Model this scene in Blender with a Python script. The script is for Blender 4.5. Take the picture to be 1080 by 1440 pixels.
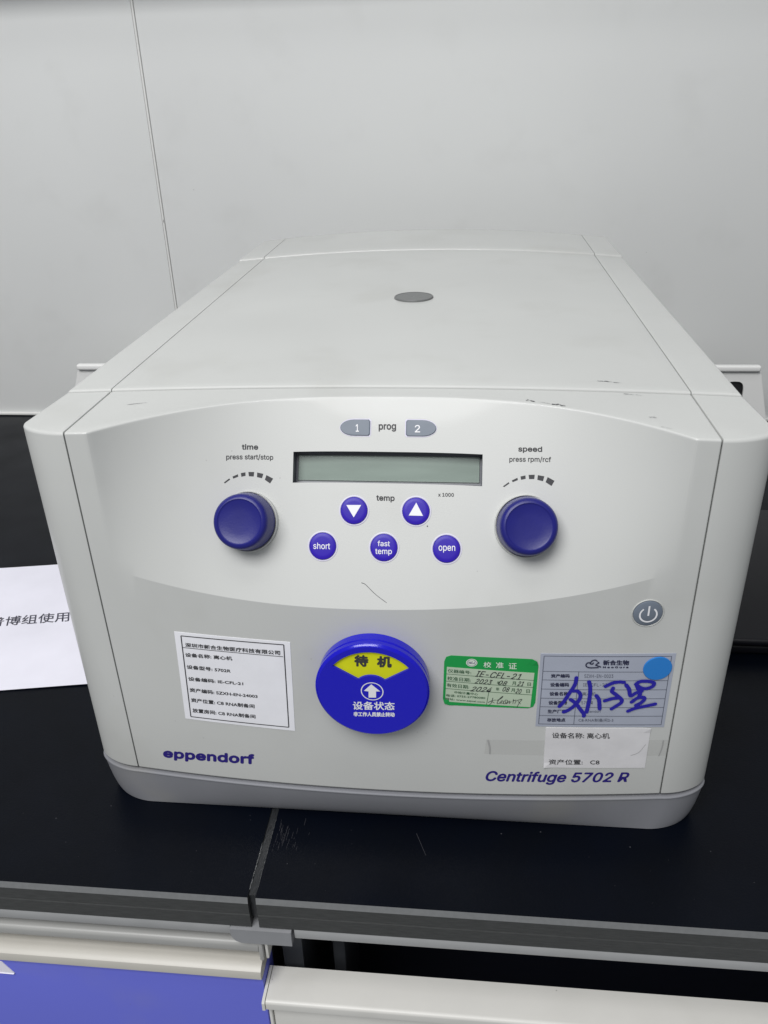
import bpy, bmesh, math, json, random
from mathutils import Vector, Matrix
random.seed(7)
for o in list(bpy.data.objects): bpy.data.objects.remove(o)
SC = bpy.context.scene
COL = SC.collection
# ------------------------------------------------------------------ camera, world, lamps, exposure
cam = bpy.data.cameras.new('camera'); camo = bpy.data.objects.new('camera', cam); COL.objects.link(camo)
camo.location = (.0417, -.3704, .4131); camo.rotation_euler = (1.0898, .0278, .0954)
cam.sensor_fit = 'VERTICAL'; cam.sensor_height = 24; cam.lens = 24*1144.2/1440
cam.clip_start = .01; cam.clip_end = 50
SC.camera = camo
w = bpy.data.worlds.new('World'); SC.world = w; w.use_nodes = True
bg = w.node_tree.nodes['Background']; bg.inputs[0].default_value = (.93, .97, 1, 1); bg.inputs[1].default_value = .28
SC.view_settings.view_transform = 'Standard'; SC.view_settings.look = 'None'
SC.view_settings.exposure = 0; SC.view_settings.gamma = 1
def lamp(name, loc, sx, sy, power, rot=(0, 0, 0), col=(1, .995, .988)):
    l = bpy.data.lights.new(name, 'AREA'); l.shape = 'RECTANGLE'; l.size = sx; l.size_y = sy; l.energy = power; l.color = col
    o = bpy.data.objects.new(name, l); COL.objects.link(o); o.location = loc; o.rotation_euler = rot
    return o
lamp('ceiling_light', (-.55, -1.25, 1.88), 1.4, 1.0, 47, rot=(math.radians(22), 0, 0))
lamp('ceiling_light_second', (-.1, -.35, 2.3), 1.2, .4, 6)
# ------------------------------------------------------------------ helpers
def tag(o, label=None, cat=None, group=None, kind=None):
    if label: o['label'] = label
    if cat: o['category'] = cat
    if group: o['group'] = group
    if kind: o['kind'] = kind
    return o
def empty(name, loc, **k):
    o = bpy.data.objects.new(name, None); COL.objects.link(o); o.location = loc; o.empty_display_size = .05
    return tag(o, **k)
bpy.context.view_layer.update()
def obj(name, verts, faces, mat, parent=None, smooth=None, mats=None, fm=None):
    me = bpy.data.meshes.new(name); me.from_pydata([tuple(v) for v in verts], [], faces)
    me.materials.append(mat)
    for m in (mats or []): me.materials.append(m)
    if fm:
        for i, p in enumerate(me.polygons): p.material_index = fm[i]
    bm = bmesh.new(); bm.from_mesh(me); bmesh.ops.remove_doubles(bm, verts=bm.verts, dist=1e-7)
    bmesh.ops.recalc_face_normals(bm, faces=bm.faces); bm.to_mesh(me); bm.free()
    if smooth is not None:
        me.shade_smooth(); me.set_sharp_from_angle(angle=math.radians(smooth))
    o = bpy.data.objects.new(name, me); COL.objects.link(o)
    if parent:
        o.parent = parent; o.matrix_parent_inverse = Matrix.Translation(-world_loc(parent))
    return o
def world_loc(o):
    # parts are built in world coordinates: only the Empties carry a location
    return Vector(o.location) if o.type == 'EMPTY' else Vector((0, 0, 0))
def oneside(name, verts, faces, mat, parent=None):
    # open sheets (print, ribbons): keep winding
    me = bpy.data.meshes.new(name); me.from_pydata([tuple(v) for v in verts], [], faces); me.materials.append(mat)
    o = bpy.data.objects.new(name, me); COL.objects.link(o)
    if parent: o.parent = parent; o.matrix_parent_inverse = Matrix.Translation(-world_loc(parent))
    return o
def mat(name, col, rough=.4, spec=.5, metal=0, noise=0, nscale=40, bump=0, bscale=400, coat=0, alpha=1, colvar=None, rvar=0, stretch=(1, 1, 1)):
    m = bpy.data.materials.new(name); m.use_nodes = True; nt = m.node_tree; b = nt.nodes['Principled BSDF']
    b.inputs['Base Color'].default_value = (*col, 1); b.inputs['Roughness'].default_value = rough
    b.inputs['Specular IOR Level'].default_value = spec; b.inputs['Metallic'].default_value = metal
    b.inputs['Coat Weight'].default_value = coat; b.inputs['Coat Roughness'].default_value = .07
    b.inputs['Alpha'].default_value = alpha
    N, L = nt.nodes.new, nt.links.new
    tc = N('ShaderNodeTexCoord'); mp = N('ShaderNodeMapping'); L(tc.outputs['Object'], mp.inputs[0]); mp.inputs['Scale'].default_value = stretch
    if noise or rvar:
        n = N('ShaderNodeTexNoise'); n.inputs['Scale'].default_value = nscale; n.inputs['Detail'].default_value = 2 if nscale < 12 else 6; L(mp.outputs[0], n.inputs['Vector'])
    if noise:
        mr = N('ShaderNodeMapRange'); L(n.outputs[0], mr.inputs[0]); mr.inputs[1].default_value = .3; mr.inputs[2].default_value = .7
        mx = N('ShaderNodeMix'); mx.data_type = 'RGBA'; L(mr.outputs[0], mx.inputs[0])
        c2 = colvar or tuple(c*(1-noise) for c in col)
        mx.inputs[6].default_value = (*col, 1); mx.inputs[7].default_value = (*c2, 1); L(mx.outputs[2], b.inputs['Base Color'])
    if rvar:
        mr2 = N('ShaderNodeMapRange'); L(n.outputs[0], mr2.inputs[0]); mr2.inputs[1].default_value = .3; mr2.inputs[2].default_value = .7
        mr2.inputs[3].default_value = rough-rvar; mr2.inputs[4].default_value = rough+rvar; L(mr2.outputs[0], b.inputs['Roughness'])
    if bump:
        n2 = N('ShaderNodeTexNoise'); n2.inputs['Scale'].default_value = bscale; n2.inputs['Detail'].default_value = 3; L(mp.outputs[0], n2.inputs['Vector'])
        bp = N('ShaderNodeBump'); bp.inputs['Strength'].default_value = bump; bp.inputs['Distance'].default_value = .0004
        L(n2.outputs[0], bp.inputs['Height']); L(bp.outputs[0], b.inputs['Normal'])
    return m
M = dict(
    body=mat('body_plastic', (.575, .583, .570), .42, noise=.07, nscale=7, bump=.10, bscale=1800, coat=.22),
    panel=mat('panel_plastic', (.90, .91, .89), .6, spec=.2, noise=.03, nscale=9, bump=.06, bscale=1500),
    base=mat('base_plastic', (.25, .255, .28), .5, noise=.12, nscale=14, bump=.1, bscale=900),
    core=mat('dark_core', (.03, .03, .03), .8),
    knob=mat('knob_blue', (.012, .013, .18), .36, spec=.4, noise=.15, nscale=60, bump=.1, bscale=900),
    btn=mat('button_blue', (.030, .010, .40), .38, spec=.3, noise=.1, nscale=80),
    ink=mat('dark_print', (.035, .035, .04), .6),
    blueink=mat('blue_print', (.022, .012, .19), .5),
    white=mat('white_print', (.82, .82, .85), .5),
    halo=mat('button_rim', (.62, .6, .72), .4),
    key=mat('key_grey_blue', (.165, .195, .245), .42, noise=.1, nscale=120),
    lcd=mat('display_glass', (.25, .31, .275), .16, noise=.12, nscale=30, coat=1, stretch=(1, 1, 6)),
    lcdframe=mat('display_frame', (.085, .09, .11), .35),
    lcdrim=mat('display_inner_rim', (.3, .34, .32), .35),
    paper=mat('paper_white', (.80, .79, .88), .75, noise=.06, nscale=25, bump=.4, bscale=60),
    label=mat('label_paper', (.88, .88, .93), .55, noise=.08, nscale=40, bump=.2, bscale=120),
    label2=mat('label_paper_warm', (.74, .73, .75), .5, noise=.12, nscale=50, bump=.3, bscale=120),
    green=mat('green_sticker', (.012, .33, .07), .4, spec=.3, noise=.12, nscale=60),
    greenpale=mat('green_sticker_table', (.50, .60, .46), .45, noise=.08, nscale=60),
    silver=mat('silver_label', (.42, .45, .54), .45, metal=0, noise=.12, nscale=30, bump=.1, bscale=200),
    silverline=mat('silver_label_lines', (.09, .1, .14), .5),
    dot=mat('blue_dot', (.018, .20, .60), .45),
    marker=mat('marker_ink', (.014, .008, .34), .35),
    tape=mat('clear_tape', (.48, .47, .44), .3, alpha=.09, noise=.2, nscale=90, stretch=(1, 1, 3)),
    scuff=mat('scuff_dark', (.06, .06, .07), .7),
    scufflight=mat('scuff_faint', (.36, .36, .36), .6),
    disc=mat('disc_blue', (.006, .004, .50), .2, spec=.4, coat=.25),
    yellow=mat('sign_yellow', (.72, .74, .01), .4, spec=.3, noise=.12, nscale=60),
    logo=mat('lid_badge', (.16, .165, .165), .4, noise=.15, nscale=200),
    wall=mat('wall_paint', (.79, .80, .795), .38, noise=.05, nscale=3, bump=.05, bscale=300, rvar=.05),
    wallmark=mat('wall_mark_paint', (.60, .605, .60), .5),
    bead=mat('sealant_bead', (.82, .82, .80), .3),
    seam=mat('seam_grey', (.2, .2, .2), .7),  # plain grey of the wall backing and the mark on the joint
    tray=mat('white_tray', (.92, .92, .91), .3, noise=.02, nscale=10),
    hole=mat('slot_shade', (.012, .012, .014), .5),  # black that stands in for the shade inside the tray slot
    slabtop=mat('bench_black', (.0012, .0024, .0062), .34, spec=.12, noise=.35, nscale=18, bump=.25, bscale=700, rvar=.07),
    slabcore=mat('bench_edge', (.050, .052, .052), .55, noise=.35, nscale=120, bump=.3, bscale=500, stretch=(1, 1, 8)),
    slabchamf=mat('bench_chamfer', (.20, .205, .21), .5, noise=.12, nscale=300),
    joint=mat('joint_filler', (.022, .024, .027), .28, noise=.6, nscale=220, bump=.8, bscale=300, stretch=(4, 1, 1)),
    steel=mat('grey_steel', (.36, .365, .37), .42, noise=.08, nscale=60),
    bracket=mat('bracket_grey', (.27, .275, .29), .5, noise=.1, nscale=60),
    alu=mat('pale_profile', (.66, .65, .62), .38, noise=.05, nscale=30),
    cream=mat('cream_profile', (.52, .50, .455), .38, noise=.05, nscale=30),
    alugrey=mat('grey_profile', (.36, .36, .35), .4, noise=.05, nscale=30),
    bluefront=mat('blue_drawer', (.135, .155, .66), .45, noise=.08, nscale=6),
    dark=mat('cabinet_shade', (.012, .015, .03), .6),  # shade inside the right cabinet, put into a near-black colour
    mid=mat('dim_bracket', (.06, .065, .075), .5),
    matt=mat('black_case', (.0055, .0055, .0085), .40, spec=.25, noise=.3, nscale=20, bump=.2, bscale=600),
)
def grime(m, amount=.10, specks=.5):
    nt = m.node_tree; N, L = nt.nodes.new, nt.links.new; b = nt.nodes['Principled BSDF']
    src = b.inputs['Base Color'].links[0].from_socket
    tc = N('ShaderNodeTexCoord')
    n = N('ShaderNodeTexNoise'); n.inputs['Scale'].default_value = 16; n.inputs['Detail'].default_value = 3; L(tc.outputs['Object'], n.inputs['Vector'])
    r = N('ShaderNodeMapRange'); r.interpolation_type = 'SMOOTHSTEP'; L(n.outputs[0], r.inputs[0]); r.inputs[1].default_value = .52; r.inputs[2].default_value = .78; r.inputs[4].default_value = amount
    m1 = N('ShaderNodeMix'); m1.data_type = 'RGBA'; L(r.outputs[0], m1.inputs[0]); L(src, m1.inputs[6]); m1.inputs[7].default_value = (.30, .29, .25, 1)
    v = N('ShaderNodeTexVoronoi'); v.inputs['Scale'].default_value = 95; v.inputs['Randomness'].default_value = 1; L(tc.outputs['Object'], v.inputs['Vector'])
    lt = N('ShaderNodeMath'); lt.operation = 'LESS_THAN'; L(v.outputs['Distance'], lt.inputs[0]); lt.inputs[1].default_value = .045
    n3 = N('ShaderNodeTexNoise'); n3.inputs['Scale'].default_value = 30; L(tc.outputs['Object'], n3.inputs['Vector'])
    gt = N('ShaderNodeMath'); gt.operation = 'GREATER_THAN'; L(n3.outputs[0], gt.inputs[0]); gt.inputs[1].default_value = .56
    mu = N('ShaderNodeMath'); mu.operation = 'MULTIPLY'; L(lt.outputs[0], mu.inputs[0]); L(gt.outputs[0], mu.inputs[1])
    mv = N('ShaderNodeMath'); mv.operation = 'MULTIPLY'; L(mu.outputs[0], mv.inputs[0]); mv.inputs[1].default_value = specks
    m2 = N('ShaderNodeMix'); m2.data_type = 'RGBA'; L(mv.outputs[0], m2.inputs[0]); L(m1.outputs[2], m2.inputs[6]); m2.inputs[7].default_value = (.12, .11, .1, 1)
    L(m2.outputs[2], b.inputs['Base Color'])
grime(M['body'], .14, .2); grime(M['panel'], .07, .2); grime(M['base'], .3, .3); grime(M['alu'], .15, .4); grime(M['cream'], .15, .4); grime(M['bluefront'], .10, .3); grime(M['wall'], .06, 0)
T = json.loads(r'''{"panel_dark":[["prog",[[-5.19,250.7],[4.32,250.78],[4.42,247.26],[-5.09,247.17]]],["time",[[-79.54,242.59],[-70.82,242.08],[-70.77,239.31],[-79.5,239.81]]],["press start/stop",[[-87.72,238.21],[-62.55,236.65],[-62.47,233.47],[-87.69,234.97]]],["speed",[[69.87,242.58],[82.2,243.43],[82.27,240.27],[69.93,239.43]]],["press rpm/rcf",[[65.34,237.47],[86.81,239.05],[86.88,235.98],[65.4,234.41]]],["temp",[[-5.54,217.24],[4.47,217.23],[4.55,214.0],[-5.44,214.0]]],["x 1000",[[27.91,219.01],[36.38,219.17],[36.42,217.42],[27.95,217.27]]]],"btn_text":[["short",[[-39.2,194.37],[-29.96,194.33],[-29.87,191.36],[-39.11,191.38]]],["fast",[[-4.07,196.02],[2.58,196.09],[2.65,193.51],[-4.0,193.44]]],["temp",[[-5.25,192.21],[3.76,192.35],[3.84,189.23],[-5.16,189.08]]],["open",[[28.82,194.58],[37.68,194.78],[37.76,191.59],[28.9,191.39]]],["1",[[-17.67,250.45],[-15.91,250.46],[-15.81,246.92],[-17.56,246.91]]],["2",[[14.59,250.38],[17.48,250.41],[17.57,246.91],[14.68,246.87]]]],"tri_dn":[[-21.61,212.33],[-13.5,212.46],[-17.43,206.55]],"tri_up":[[16.32,214.14],[20.1,208.07],[12.42,208.08]],"arcL":[[[-88.74,224.4],[-86.03,226.18],[-85.48,225.64],[-88.32,223.87]],[[-84.28,226.97],[-81.43,227.96],[-81.2,226.79],[-83.85,225.97]],[[-79.83,228.41],[-77.39,228.71],[-77.31,226.97],[-79.51,226.66]],[[-75.82,228.79],[-72.67,228.6],[-72.93,226.46],[-75.48,226.69]],[[-71.05,228.3],[-67.74,227.53],[-68.42,225.41],[-71.09,226.12]],[[-66.01,226.86],[-62.32,225.07],[-63.94,222.79],[-66.82,224.63]]],"arcR":[[[62.27,223.42],[65.24,225.54],[65.67,224.98],[62.9,223.09]],[[66.88,226.45],[69.73,227.86],[70.04,226.85],[67.31,225.67]],[[71.32,228.59],[73.88,229.26],[74.04,227.69],[71.68,227.07]],[[75.51,229.64],[78.67,229.97],[78.47,227.96],[75.83,227.71]],[[80.3,229.92],[83.62,229.66],[82.94,227.31],[80.02,227.72]],[[85.31,229.45],[88.79,228.04],[87.33,225.49],[84.28,226.98]]],"epp":[[-143.05,49.48],[-83.09,52.75],[-84.2,42.15],[-144.65,39.73]],"cent":[[57.78,50.08],[142.89,48.87],[143.39,38.65],[58.1,39.22]],"lab1":{"sheet":[[-121.29,141.19],[-53.37,139.6],[-55.75,74.39],[-124.05,76.43]],"frame":[[-117.51,138.75],[-57.14,137.7],[-59.3,77.02],[-120.25,78.52]],"line":[[-117.52,130.55],[-58.21,129.35]],"text":[["深圳市新合生物医疗科技有限公司",[[-115.77,134.09],[-59.56,133.48],[-59.84,130.31],[-116.0,131.13]]],["设备名称: 离心机",[[-116.84,126.9],[-88.4,126.99],[-88.6,124.09],[-117.06,123.98]]],["设备型号: 5702R",[[-117.2,118.12],[-90.35,117.78],[-90.69,114.9],[-117.42,115.15]]],["设备编码: IE-CFL-21",[[-117.54,109.37],[-83.93,109.04],[-84.09,106.32],[-117.83,106.33]]],["资产编码: SZXH-EN-24003",[[-117.88,101.0],[-76.2,100.38],[-76.35,97.52],[-118.11,97.83]]],["资产位置: C8 RNA制备间",[[-118.1,93.32],[-78.8,92.71],[-78.98,89.62],[-118.34,90.11]]],["放置房间: C8 RNA制备间",[[-118.35,85.34],[-79.12,84.78],[-79.22,81.75],[-118.6,82.08]]]]},"green":{"sheet":[[32.78,135.08],[84.45,132.95],[84.12,98.23],[32.03,99.9]],"table":[[34.21,127.07],[82.47,123.63],[81.49,99.26],[33.39,102.48]],"lines":[[[33.96,122.28],[82.47,118.54]],[[33.7,117.21],[82.46,113.47]],[[33.45,111.94],[82.0,108.2]],[[57.82,109.86],[56.79,100.98]]],"logo":[47.81,130.34],"white":[["校",[[54.27,131.04],[58.47,131.12],[58.61,127.12],[54.38,127.04]]],["准",[[61.07,130.94],[65.22,130.99],[65.38,126.85],[61.22,126.79]]],["证",[[68.0,130.59],[72.42,130.63],[72.63,126.27],[68.18,126.23]]]],"text":[["仪器编号:",[[34.69,125.84],[47.65,124.7],[47.7,122.27],[34.71,123.33]]],["校准日期:",[[34.44,120.66],[47.47,119.53],[47.52,116.85],[34.46,117.83]]],["有效日期:",[[34.13,115.8],[46.69,114.58],[46.74,111.87],[34.15,113.1]]],["年",[[62.13,117.74],[63.99,117.77],[64.08,115.53],[62.21,115.5]]],["月",[[70.41,117.7],[72.62,117.72],[72.75,115.04],[70.53,115.02]]],["日",[[78.95,116.96],[80.93,116.97],[81.06,114.59],[79.08,114.57]]],["年",[[61.7,113.39],[63.57,113.42],[63.67,110.87],[61.79,110.84]]],["月",[[70.1,112.76],[72.27,112.79],[72.39,110.23],[70.21,110.21]]],["日",[[78.62,112.1],[80.61,112.11],[80.75,109.55],[78.76,109.54]]],["中检计量中心",[[38.5,110.28],[51.82,109.12],[51.87,107.38],[38.52,108.46]]],["电话: 0755-27780080",[[33.95,107.94],[56.03,106.48],[55.96,104.8],[33.96,106.1]]],["网址: www.szjcal.com",[[33.37,105.32],[55.83,103.42],[55.88,101.73],[33.38,103.56]]]],"hand":[["IE-CFL-21",[[49.96,125.05],[75.56,123.07],[75.47,118.94],[49.77,120.84]]],["2023",[[49.92,119.58],[59.76,118.59],[59.58,115.31],[49.6,116.0]]],["08",[[62.97,118.49],[67.96,117.82],[67.8,114.68],[62.8,115.36]]],["21",[[73.48,118.03],[77.16,117.76],[76.98,114.48],[73.23,114.75]]],["2024",[[47.7,113.86],[59.65,113.36],[59.17,109.88],[47.36,110.38]]],["08",[[65.48,114.2],[69.43,113.51],[69.16,110.04],[65.32,110.74]]],["20",[[72.72,113.1],[76.09,112.38],[75.97,108.91],[72.54,109.48]]]],"sign":[[[57.63,102.54],[60.25,104.12],[62.02,104.31]],[[60.19,105.8],[59.59,102.58],[58.0,100.39]],[[59.68,103.34],[61.2,102.22]],[[62.62,104.16],[64.92,105.73],[65.75,107.27],[63.77,104.95],[62.7,101.87],[65.04,102.67],[65.57,104.21],[64.17,102.28],[66.55,101.93]],[[66.47,103.85],[66.25,101.93],[68.02,102.34],[68.53,104.26],[67.05,104.24],[68.03,101.95],[69.72,103.89],[69.51,101.97],[70.63,103.52]],[[71.74,105.06],[71.58,102.0]],[[71.5,103.92],[73.24,104.47],[72.65,102.02]],[[73.84,104.33],[76.45,105.12],[75.21,102.81],[73.96,99.34]],[[74.47,103.57],[75.85,101.9]]]},"gray":{"sheet":[[85.14,136.97],[158.4,135.86],[158.52,83.34],[85.29,85.04]],"frame":[[87.02,135.38],[156.09,133.97],[156.63,85.25],[86.92,87.0]],"lines":[[[87.04,124.93],[156.17,123.34]],[[87.01,118.96],[156.26,117.28]],[[87.01,112.51],[156.39,110.83]],[[86.92,105.96],[156.5,104.5]],[[86.89,99.76],[156.52,98.1]],[[86.87,93.37],[156.62,91.71]],[[106.62,124.76],[106.85,86.77]]],"text":[["资产编码",[[91.53,123.02],[101.85,122.98],[102.05,120.35],[91.7,120.39]]],["设备编码",[[91.53,116.93],[101.92,116.89],[102.14,114.03],[91.72,114.06]]],["设备名称",[[91.56,110.45],[102.01,110.42],[102.22,107.62],[91.74,107.64]]],["设备型号",[[91.42,103.98],[101.94,103.96],[102.15,101.12],[91.6,101.14]]],["生产厂家",[[91.34,97.65],[102.01,97.63],[102.21,94.87],[91.52,94.88]]],["存放地点",[[91.42,91.34],[101.82,91.33],[102.03,88.53],[91.6,88.54]]]],"pale":[["SZXH-EN-0023",[[109.81,122.61],[125.68,122.37],[125.92,120.05],[110.0,120.28]]],["IE-CFL-21",[[109.69,116.42],[123.11,116.24],[123.34,113.98],[109.88,114.17]]],["离心机",[[109.82,110.15],[117.3,110.06],[117.54,107.47],[110.04,107.56]]],["5702R",[[109.8,103.7],[116.27,103.62],[116.48,101.31],[109.99,101.38]]],["eppendorf",[[111.58,97.03],[121.35,96.91],[121.56,94.67],[111.76,94.8]]],["C8-RNA制备间2-3",[[109.22,90.96],[128.9,90.68],[129.15,88.2],[109.43,88.48]]]],"logo":[["新合生物",[[119.18,132.36],[133.33,132.08],[133.72,128.51],[119.52,128.79]]],["N e o C u r a",[[119.43,128.1],[133.41,127.82],[133.55,126.52],[119.55,126.8]]]],"cloud":[[[116.9,127.34],[112.56,127.3],[110.77,127.92],[110.18,129.32],[110.86,130.6],[112.4,130.88],[113.32,132.06],[114.85,132.53],[115.93,131.82]],[[112.32,130.09],[113.52,129.77],[114.0,130.56]],[[115.4,129.05],[116.25,130.03],[117.0,130.52]],[[116.56,131.02],[116.89,130.82]],[[115.97,128.85],[117.21,128.23],[118.19,127.82]]],"dot":[149.4,126.08]},"marker":[[[105.68,120.54],[105.17,115.68],[102.4,109.15],[99.89,103.47],[97.74,100.12]],[[104.43,111.25],[107.0,111.0],[108.77,108.63],[108.56,105.32],[106.34,101.04],[103.27,97.7],[100.44,96.02]],[[103.62,105.12],[106.59,102.48],[109.52,98.13],[111.86,94.49],[111.99,93.03]],[[112.79,117.7],[113.76,113.73],[114.09,107.15],[113.75,100.49],[113.22,95.92]],[[117.69,107.81],[119.44,104.71],[120.41,98.24]],[[122.17,114.4],[125.86,116.63],[129.38,117.33],[132.0,117.02]],[[126.43,113.04],[126.06,110.73],[128.28,108.62],[130.51,106.5],[132.15,104.38],[131.76,102.29],[129.55,100.24],[127.12,98.17]],[[122.69,104.04],[126.58,105.54],[130.17,105.98]],[[133.4,115.2],[135.34,112.08],[136.66,107.39],[139.45,109.39],[142.52,110.6]],[[138.74,115.58],[140.54,117.31],[143.7,117.58],[146.94,117.12],[148.7,115.8],[147.78,113.53],[144.33,112.25],[141.42,113.2],[139.66,114.53]],[[139.2,115.05],[140.3,112.46],[141.87,109.33],[141.08,105.72]],[[137.76,102.93],[140.68,105.73],[143.85,106.16],[144.65,104.57],[142.72,102.01],[140.47,100.5]],[[136.46,96.38],[140.3,98.39],[145.04,99.58],[151.14,101.12]]],"white":{"sheet":[[91.22,84.08],[151.14,82.94],[151.36,52.06],[91.73,53.27]],"text":[["设备名称: 离心机",[[95.01,80.58],[127.93,79.84],[128.36,75.54],[95.3,76.28]]],["资产位置:   C8",[[94.45,59.84],[124.05,59.42],[124.44,55.28],[94.72,55.71]]]]},"tape":[[57.56,74.31],[163.29,73.44],[163.26,61.32],[56.65,63.2]],"scratch":[[-12.37,176.17],[-10.21,175.4],[-6.25,172.22],[-3.1,170.02],[1.41,167.37]],"speck":[22.51,203.37],"power":[139.78,162.74],"btns":[[-17.44,209.81],[16.21,210.15],[-34.11,192.79],[-0.65,192.88],[33.06,193.15]],"disc":{"sector":[[-21.07,16.87],[-13.19,24.31],[0.46,27.31],[13.19,24.48],[21.07,16.86],[6.97,8.04],[3.79,10.75],[-0.09,11.54],[-4.72,10.17],[-8.12,7.29]],"black":[["待",[[-9.0,24.1],[-1.13,24.06],[-1.55,16.18],[-9.35,16.21]]],["机",[[3.37,23.87],[11.58,24.01],[11.27,16.23],[3.12,16.25]]]],"ring":[[0.17,0.41],[6.3,0.73],[0.39,6.64]],"white":[["设备状态",[[-10.96,-7.26],[12.51,-6.42],[12.38,-12.38],[-11.23,-13.27]]],["非工作人员禁止转动",[[-10.9,-14.8],[12.35,-13.92],[12.28,-17.2],[-11.05,-18.1]]]],"arrow":[[-0.12,5.38],[4.66,0.64],[2.35,0.52],[2.21,-3.85],[-1.97,-4.07],[-1.81,0.3],[-4.44,0.58]]},"paper":{"text":[[-378.8,195.1],[-311.1,209.5],[-304.7,194.3],[-373.2,180.3]],"edge":[[-417.9,285.3],[-365.7,297.5],[-318.2,100.1],[-253.8,111.4]]},"power_n":0}''')
# ------------------------------------------------------------------ shape of the centrifuge front
WS, H, YF, YR, YB, WO, G, ZB = .1633, .26, .0636, .4590, .58, .1903, .00028, .0303
def ytop(x):
    v = .0495*(1-(abs(x)/.151)**2.8)/.0005
    return .0005*(v if v > 30 else math.log1p(math.exp(max(v, -60))))
def ybody(x): return -.009*(1-(x/WS)**2) if abs(x) < WS else 0
def zl(x): return .164+.022*(abs(x)/.158)**2.3+.026*x
def crown(x, y): return (.004+.0125*(y-.06))*(1-(x/.19)**2)
def F(x, z):
    b = zl(x)
    if z <= b: return ybody(x)
    zt = H+crown(x, ytop(x))
    return ybody(x)+(ytop(x)-ybody(x))*(z-b)/(zt-b)
def Nrm(x, z):
    e = .0008
    sx = (F(x+e, z)-F(x-e, z))/(2*e); sz = (F(x, z+e)-F(x, z-e))/(2*e)
    return Vector((sx, -1, sz)).normalized()
def P(x, z, off=0): return Vector((x, F(x, z), z))+Nrm(x, z)*off
def Pm(q, off=0): return P(q[0]/1000, q[1]/1000, off)          # q in millimetres
# ------------------------------------------------------------------ the setting: wall
wallb = obj('wall', *(lambda a: (a, [(0, 1, 2, 3), (4, 7, 6, 5), (0, 4, 5, 1), (1, 5, 6, 2), (2, 6, 7, 3), (3, 7, 4, 0)]))(
    [(-1.8, .712, -.9), (1.8, .712, -.9), (1.8, .712, 2.6), (-1.8, .712, 2.6), (-1.8, .80, -.9), (1.8, .80, -.9), (1.8, .80, 2.6), (-1.8, .80, 2.6)]), M['seam'])
tag(wallb, kind='structure')
def box_data(x0, x1, y0, y1, z0, z1, b=0, seg=2):
    bm = bmesh.new(); bmesh.ops.create_cube(bm, size=1)
    for v in bm.verts: v.co = Vector(((x0+x1)/2+v.co.x*(x1-x0), (y0+y1)/2+v.co.y*(y1-y0), (z0+z1)/2+v.co.z*(z1-z0)))
    if b: bmesh.ops.bevel(bm, geom=list(bm.edges), offset=b, segments=seg, profile=.5, affect='EDGES')
    vs = [v.co.copy() for v in bm.verts]; bm.verts.index_update(); fs = [[v.index for v in f.verts] for f in bm.faces]; bm.free()
    return vs, fs
def box(name, x0, x1, y0, y1, z0, z1, m, parent=None, b=0, seg=2):
    return obj(name, *box_data(x0, x1, y0, y1, z0, z1, b, seg), m, parent, 40 if b else None)
JX = -.3515
box('wall_panel', -1.8, JX-.0017, .703, .7115, -.9, 2.6, M['wall'], wallb, .0012)
box('wall_panel', JX+.0017, 1.8, .703, .7115, -.9, 2.6, M['wall'], wallb, .0012)
box('joint_strip', JX-.0012, JX+.0012, .7022, .7112, -.9, 2.6, M['bead'], wallb, .0006)
box('shadow_ledge', -1.8, 1.8, .654, .7028, .544, .600, M['wall'], wallb, .004, 3)  # unseen ledge, added above the view to shade the top of the wall
for x, z, w_, h_, t in ((JX+.0005, .268, .0011, .0050, 0), (-.306, .305, .0016, .0016, 0), (.262, .222, .0012, .0012, 0), (-.47, .16, .0014, .0010, 0)):
    vs = []
    for k in range(10):
        a = 2*math.pi*k/10; u, v = w_/2*math.cos(a)*random.uniform(.6, 1.1), h_/2*math.sin(a)*random.uniform(.7, 1.1)
        vs.append((x+u*math.cos(t)+v*math.sin(t), .7026 if abs(x-JX) > .01 else .7020, z-u*math.sin(t)+v*math.cos(t)))
    o = bpy.data.meshes.new('wall_mark'); o.from_pydata(vs, [], [tuple(range(10))]); o.materials.append(M['seam'] if abs(x-JX) < .01 else M['wallmark'])
    o = bpy.data.objects.new('wall_mark', o); COL.objects.link(o); o.parent = wallb
# ------------------------------------------------------------------ bench
bench = empty('lab_bench', (0, .3, -.025), label='black topped lab bench with grey slab edges under the centrifuge', cat='bench')
def slab(x0, x1):
    prof = [(.702, 0), (-.0664, 0), (-.0671, -.0047), (-.0671, -.0135), (-.0667, -.0142), (-.0671, -.0149), (-.0671, -.0250), (.702, -.0250)]
    vs = [(x, y, z) for x in (x0, x1) for y, z in prof]; n = len(prof)
    fs = [(i, (i+1) % n, n+(i+1) % n, n+i) for i in range(n)]+[tuple(range(n)), tuple(range(2*n-1, n-1, -1))]
    fm = [0, 2, 1, 1, 1, 1, 1, 1, 1, 1]
    me = bpy.data.meshes.new('worktop_slab'); me.from_pydata(vs, [], fs)
    for m in ('slabtop', 'slabcore', 'slabchamf'): me.materials.append(M[m])
    for i, p in enumerate(me.polygons): p.material_index = fm[i]
    o = bpy.data.objects.new('worktop_slab', me); COL.objects.link(o); o.parent = bench; o.matrix_parent_inverse = Matrix.Translation(-bench.location)
    bm = bmesh.new(); bm.from_mesh(me); bmesh.ops.recalc_face_normals(bm, faces=bm.faces); bm.to_mesh(me); bm.free()
slab(-1.6, -.0784); slab(-.0736, 1.6)
box('joint_filler', -.0783, -.0737, -.0640, .70, -.02, -.0006, M['joint'], bench, .0004)
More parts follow.
